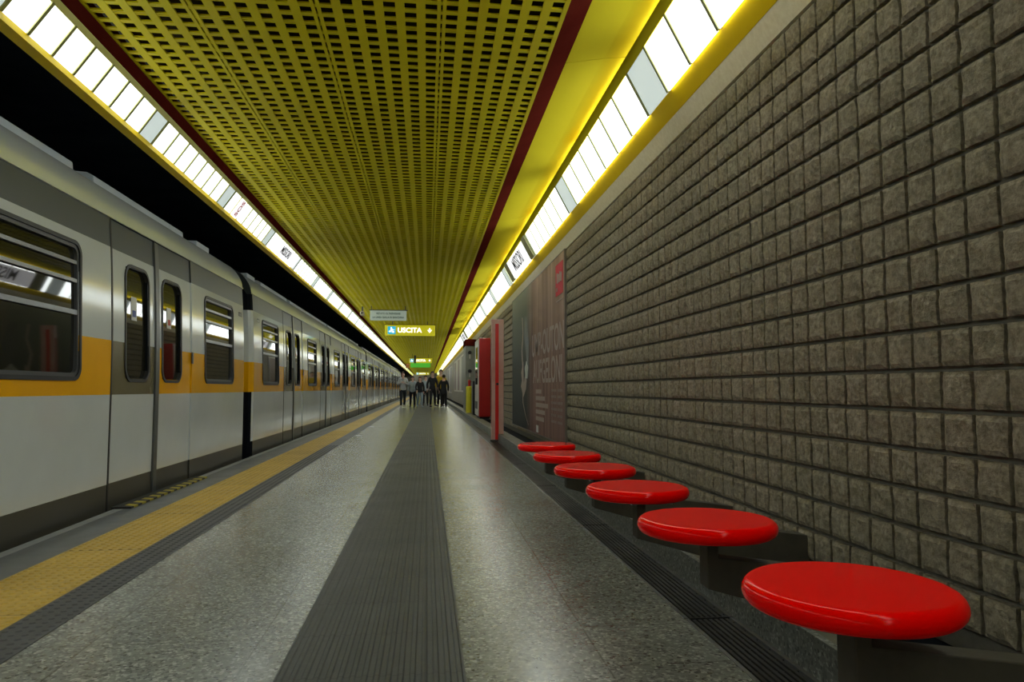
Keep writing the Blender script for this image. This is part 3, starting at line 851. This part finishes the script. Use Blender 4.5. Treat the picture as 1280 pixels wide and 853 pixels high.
e = empty('litter_bin', 'narrow bright yellow litter bin with a red top by the far wall', 'bin', (1.375, 23.7, .128))
BM().lathe([(0,.0),(.105,.0),(.11,.02),(.11,.84),(.095,.87),(0,.87)], 28).make('bin_body', M_yel, e, smooth=False)
BM().lathe([(0,.87),(.045,.87),(.045,1.06),(.03,1.08),(0,1.08)], 20).make('bin_top', M_red, e)

# grey pier with two dark loudspeakers
pier = slab('wall_pier', 1.37, 1.80, .10, 2.70, mottled('pier_grey', (.15,.16,.14), (.24,.25,.22), 3, .5), 26.0, 27.6)
slab('trim_11', 1.36, 1.80, 2.46, 2.70, M_brown, 25.97, 27.63)
for z, lb in ((2.22, 'upper'), (1.55, 'lower')):
    e = empty('wall_lamp', 'small round dark fitting on the grey pier, the %s of two' % lb, 'wall fitting', (1.52, 26.0, z))
    BM().lathe([(0,0),(.07,0),(.06,.05),(0,.06)], 20).make('cap', M_black_ink, e).rotation_euler = (PI/2,0,0)
    BM().box(-.02,.02,-.03,0,-.22,-.06).make('light_bar', M_whitep, e)

# far wall boards
def wall_board(y0, y1, z0, z1, label, cols):
    e = empty('wall_board', label, 'board', (XW-.02, y0, z0)); w = y1-y0; h = z1-z0
    b = BM(); b.box(-.05,0,0,.10,0,h); b.box(-.05,0,w-.10,w,0,h); b.box(-.05,0,.1,w-.1,h-.08,h); b.box(-.05,0,.1,w-.1,0,.08); b.make('board_frame', M_whitep, e, bevel=.004)
    n = len(cols); s_ = (w-.2)/n
    b = BM()
    for k in range(n): b.box(-.03, 0, .1+k*s_, .1+(k+1)*s_, .08, h-.08, k)
    b.make('board_sheet', cols, e)
mp1 = mottled('board_pink', (.20,.12,.11), (.26,.17,.15), 2, .4); mp2 = mottled('board_grey', (.13,.13,.12), (.18,.18,.16), 2, .4)
wall_board(31.5, 45.0, .75, 2.55, 'far white framed board with pink and grey panels on the right wall', [mp1, mp2, M_whitep, mp1, M_whitep, mp1])
wall_board(50.0, 60.0, .6, 2.5, 'farthest pale framed board on the right wall behind the people', [mp2, M_whitep, mp2])

# ------------------------------------------------------------------ people
M_skin = mat('skin', (.55,.33,.24), .5); M_skin.node_tree.nodes['Principled BSDF'].inputs['Subsurface Weight'].default_value = .05
def cloth(n, c): return mottled(n, tuple(x*.8 for x in c), c, 20, .85)
def skinned(name, verts, edges, m, parent, root=0, sub=1):
    me = bpy.data.meshes.new(name); me.from_pydata([v[0] for v in verts], edges, []); me.materials.append(m)
    o = bpy.data.objects.new(name, me); col.objects.link(o); o.parent = parent
    md = o.modifiers.new('skin', 'SKIN'); md.use_smooth_shade = True
    sv = me.skin_vertices[0].data
    for i, v in enumerate(verts):
        r = v[1]; sv[i].radius = (r, r) if not isinstance(r, tuple) else r
        sv[i].use_root = (i == root)
    s = o.modifiers.new('sub', 'SUBSURF'); s.levels = sub; s.render_levels = sub
    return o
def person(name, label, loc, rz, h, top, bottom, hair, shoes, pose, long_coat=0, hood=None, longhair=False, bag=None):
    """built 1.75 m tall facing -y, scaled to h"""
    loc = (loc[0], loc[1], .014); e = empty(name, label, 'person', loc, rz, None); k = h/1.75; e.scale = (k, k, k)
    V = []; E = []
    def add(p, r, par=None):
        V.append((Vector(p), r)); i = len(V)-1
        if par is not None: E.append((par, i))
        return i
    pel = add((0,0,.95), (.125,.10)); wst = add((0,0,1.10), (.115,.085), pel); ch = add((0,.0,1.30), (.135,.10), wst); up = add((0,.01,1.43), (.085,.07), ch)
    nk = add((0,0,1.51), .052, up); jaw = add((0,-.015,1.575), (.060,.068), nk); hd = add((0,-.005,1.65), (.073,.090), jaw); tp = add((0,.005,1.72), (.052,.062), hd)
    add((0,-.105,1.625), .012, hd)                                   # nose
    for s in (-1, 1): add((s*.080,.005,1.63), (.010,.018), hd)       # ears
    arms = {}
    for s, ap in ((-1, pose['armL']), (1, pose['armR'])):
        sh = add((s*.155,.005,1.41), .055, up); el, wr = Vector(ap[0]), Vector(ap[1])
        m1 = add((Vector((s*.19,.005,1.36))+el)/2, .046, sh)
        a = add(el, .040, m1); c = add((el+wr)/2, .036, a); w_ = add(wr, .026, c)
        d = (wr-el).normalized(); side = Vector((0,1,0)) if abs(d.y) < .8 else Vector((0,0,1))
        side = (side - d*side.dot(d)).normalized(); pal = d.cross(side)*s
        pm = add(wr + d*.05, (.030,.018), w_)
        for q, ln in ((-1.5,.075),(-.5,.088),(.5,.082),(1.5,.065)):
            b0 = add(wr + d*.085 + side*q*.019, .0095, pm)
            b1 = add(wr + d*(.085+ln*.5) + side*q*.021 + pal*.012, .0085, b0)
            add(wr + d*(.085+ln*.9) + side*q*.021 + pal*.035, .0075, b1)
        t0 = add(wr + d*.035 - side*.035, .011, pm); add(wr + d*.075 - side*.058 + pal*.015, .009, t0)
        arms[s] = (sh, el, wr)
    legs = {}
    for s, lp in ((-1, pose['legL']), (1, pose['legR'])):
        kn, an = Vector(lp[0]), Vector(lp[1]); hp = Vector((s*.095,0,.88))
        a = add(hp, .088, pel); c = add((hp+kn)/2, .075, a); q = add(kn, .055, c); r = add((kn+an)/2+Vector((0,.012,.03)), .052, q); t = add(an, .036, r)
        add(an+Vector((s*.01,-.07,-.045)), .030, t)
        legs[s] = (hp, kn, an)
    skinned('body', V, E, M_skin, e, 0, 1)
    # trousers
    V2 = [(Vector((0,0,1.05)), (.135,.110)), (Vector((0,0,.90)), (.178,.128))]; E2 = [(0,1)]
    for s in (-1,1):
        hp, kn, an = legs[s]; b0 = len(V2)
        V2 += [(hp+Vector((0,0,-.06)), .104), ((hp+kn)/2, .092), (kn, .072), ((kn+an)/2+Vector((0,.010,.02)), .072), (an+Vector((0,0,-.015)), .060)]
        E2 += [(1,b0),(b0,b0+1),(b0+1,b0+2),(b0+2,b0+3),(b0+3,b0+4)]
    skinned('trousers', V2, E2, bottom, e, 0, 1)
    # jacket with sleeves
    zl = .88 - long_coat
    V3 = [(Vector((0,0,1.28)), (.160,.125)), (Vector((0,0,1.10)), (.142,.115)), (Vector((0,0,.92)), (.195,.152)), (Vector((0,.01,1.43)), (.125,.104)), (Vector((0,.003,1.52)), (.074,.074))]
    E3 = [(0,1),(1,2),(0,3),(3,4)]
    if not long_coat: V3.append((Vector((0,0,.82)), (.190,.150))); E3.append((2,5))
    if long_coat: V3.append((Vector((0,.01,zl)), (.200,.165))); E3.append((2,5))
    for s in (-1,1):
        sh, el, wr = arms[s]; b0 = len(V3)
        V3 += [(Vector((s*.155,.005,1.41)), .070), ((Vector((s*.19,.005,1.36))+el)/2, .062), (el, .056), ((el+wr)/2, .052), (wr-(wr-el)*.06, .042)]
        E3 += [(3,b0),(b0,b0+1),(b0+1,b0+2),(b0+2,b0+3),(b0+3,b0+4)]
    skinned('jacket', V3, E3, top, e, 0, 1)
    # hair: a cap over the skull, open at the face
    hb = bmesh.new(); bmesh.ops.create_uvsphere(hb, u_segments=20, v_segments=14, radius=1)
    for v in hb.verts: v.co = Vector((v.co.x*.094, v.co.y*.112+.016, v.co.z*.108+1.672))
    bmesh.ops.delete(hb, geom=[f for f in hb.faces if (f.calc_center_median().y < -.030 and f.calc_center_median().z < 1.705) or f.calc_center_median().z < 1.60], context='FACES')
    ho = obj2('hair', hb, hair, e, smooth=True); md = ho.modifiers.new('thick', 'SOLIDIFY'); md.thickness = .012; md.offset = -1
    if longhair:
        hb = bmesh.new(); bmesh.ops.create_uvsphere(hb, u_segments=16, v_segments=12, radius=1)
        for v in hb.verts: v.co = Vector((v.co.x*.095, v.co.y*.050+.075, v.co.z*.17+1.53))
        obj2('hair_length', hb, hair, e, smooth=True)
    for s in (-1,1):
        BM().lathe([(0,-.007),(.005,-.005),(.007,0),(.005,.005),(0,.007)], 10).make('eye', M_black_ink, e, loc=(s*.030,-.083,1.655), smooth=True)
        an = legs[s][2]
        skinned('shoe', [(an+Vector((0,.045,-.040)), (.056,.052)), (an+Vector((s*.006,-.01,-.035)), (.058,.056)), (an+Vector((s*.008,-.09,-.050)), (.058,.040)), (an+Vector((s*.012,-.185,-.058)), (.050,.030))], [(0,1),(1,2),(2,3)], shoes, e, 0, 1)
    if bag:
        BM().box(-.15, .15, .13, .28, 1.02, 1.42).make('backpack', bag, e, bevel=.04)
    return e
STAND = dict(armL=((-.25,.03,1.12),(-.24,-.06,.88)), armR=((.25,.03,1.12),(.24,-.06,.88)), legL=((-.11,-.02,.50),(-.12,.02,.09)), legR=((.11,-.02,.50),(.12,.02,.09)))
WALK = dict(armL=((-.25,-.06,1.13),(-.22,-.26,.95)), armR=((.25,.10,1.13),(.25,.12,.88)), legL=((-.10,.02,.50),(-.10,.24,.13)), legR=((.09,-.16,.51),(.09,-.20,.09)))
STRIDE = dict(armL=((-.25,.08,1.13),(-.25,.06,.88)), armR=((.24,-.05,1.13),(.22,-.20,.93)), legL=((-.13,-.14,.51),(-.18,-.22,.09)), legR=((.14,.02,.50),(.22,.20,.13)))
CHEST = dict(armL=((-.27,-.02,1.13),(-.08,-.22,1.24)), armR=((.27,-.02,1.13),(.06,-.24,1.20)), legL=((-.10,-.12,.51),(-.10,-.16,.09)), legR=((.10,.03,.50),(.10,.16,.11)))
H_br = cloth('hair_brown', (.06,.03,.018)); H_dk = cloth('hair_dark', (.015,.011,.009)); H_rd = cloth('hair_auburn', (.12,.045,.02))
C_blk = cloth('cloth_black', (.010,.010,.012)); C_gry = cloth('cloth_grey', (.42,.44,.45)); C_nav = cloth('cloth_navy', (.012,.016,.022)); C_jean = cloth('cloth_jeans', (.24,.31,.36))
C_yel = cloth('cloth_yellow', (.55,.38,.008)); C_wh = cloth('cloth_pale', (.5,.5,.5)); C_pale = cloth('cloth_blue_grey', (.36,.42,.46))
YP = 35.3
def px(x, y): return (x-534)*(.993*y)/900*1.0
person('person', 'person in grey top and dark trousers nearest the train, arms folded', (px(504,YP), YP, 0), .15, 1.70, C_gry, C_nav, H_br, C_wh, CHEST)
person('person', 'person with pale blue grey top and dark trousers, second from the train', (px(516,YP+.5), YP+.5, 0), -.1, 1.50, C_pale, C_blk, H_br, C_blk, STAND, longhair=True)
person('person', 'person with auburn hair, black jacket and light blue jeans in the middle of the group', (px(525,YP), YP, 0), .2, 1.47, C_blk, C_jean, H_rd, C_jean, WALK, longhair=True)
person('person', 'person in pale jacket half hidden behind the middle of the group', (px(532,YP+3.5), YP+3.5, 0), 0, 1.60, C_pale, C_blk, H_dk, C_blk, STAND)
person('person', 'tall person dressed all in black striding beside the people in yellow', (px(540.5,YP+.5), YP+.5, 0), .35, 1.74, C_blk, C_blk, H_br, C_blk, STRIDE, bag=None, long_coat=.06)
person('person', 'person in a bright yellow jacket at the right of the group', (px(550.8,YP+1.0), YP+1.0, 0), 0, 1.84, C_yel, C_blk, H_br, C_blk, STAND, long_coat=.05)
person('person', 'person in a long black coat standing in front of the yellow jacket', (px(554.5,YP-.4), YP-.4, 0), PI, 1.56, C_blk, C_blk, H_dk, C_blk, STAND, long_coat=.30)
person('person', 'small person in black glimpsed between the jeans and the tall figure', (px(519.8,YP+3), YP+3, 0), .3, 1.2, C_blk, C_blk, H_dk, C_blk, STRIDE)

# ------------------------------------------------------------------ camera and world
cd = bpy.data.cameras.new('camera'); co = bpy.data.objects.new('camera', cd); col.objects.link(co)
cd.sensor_width = 36; cd.lens = 36*900/1280; cd.clip_start = .05; cd.clip_end = 300
co.location = (0, 0, .92); co.rotation_euler = (math.radians(90+3.782), 0, math.radians(-6.703))
sc.camera = co
wd = bpy.data.worlds.new('world'); sc.world = wd; wd.use_nodes = True
wd.node_tree.nodes['Background'].inputs[0].default_value = (.5,.6,.7,1); wd.node_tree.nodes['Background'].inputs[1].default_value = 0.0
sc.view_settings.view_transform = 'Standard'; sc.view_settings.look = 'None'; sc.view_settings.gamma = 1; sc.view_settings.exposure = 0.0
sc.view_settings.use_curve_mapping = False
sc.cycles.use_denoising = True
sc.cycles.max_bounces = 8
sc.cycles.sample_clamp_indirect = 6
sc.cycles.sample_clamp_direct = 2.0
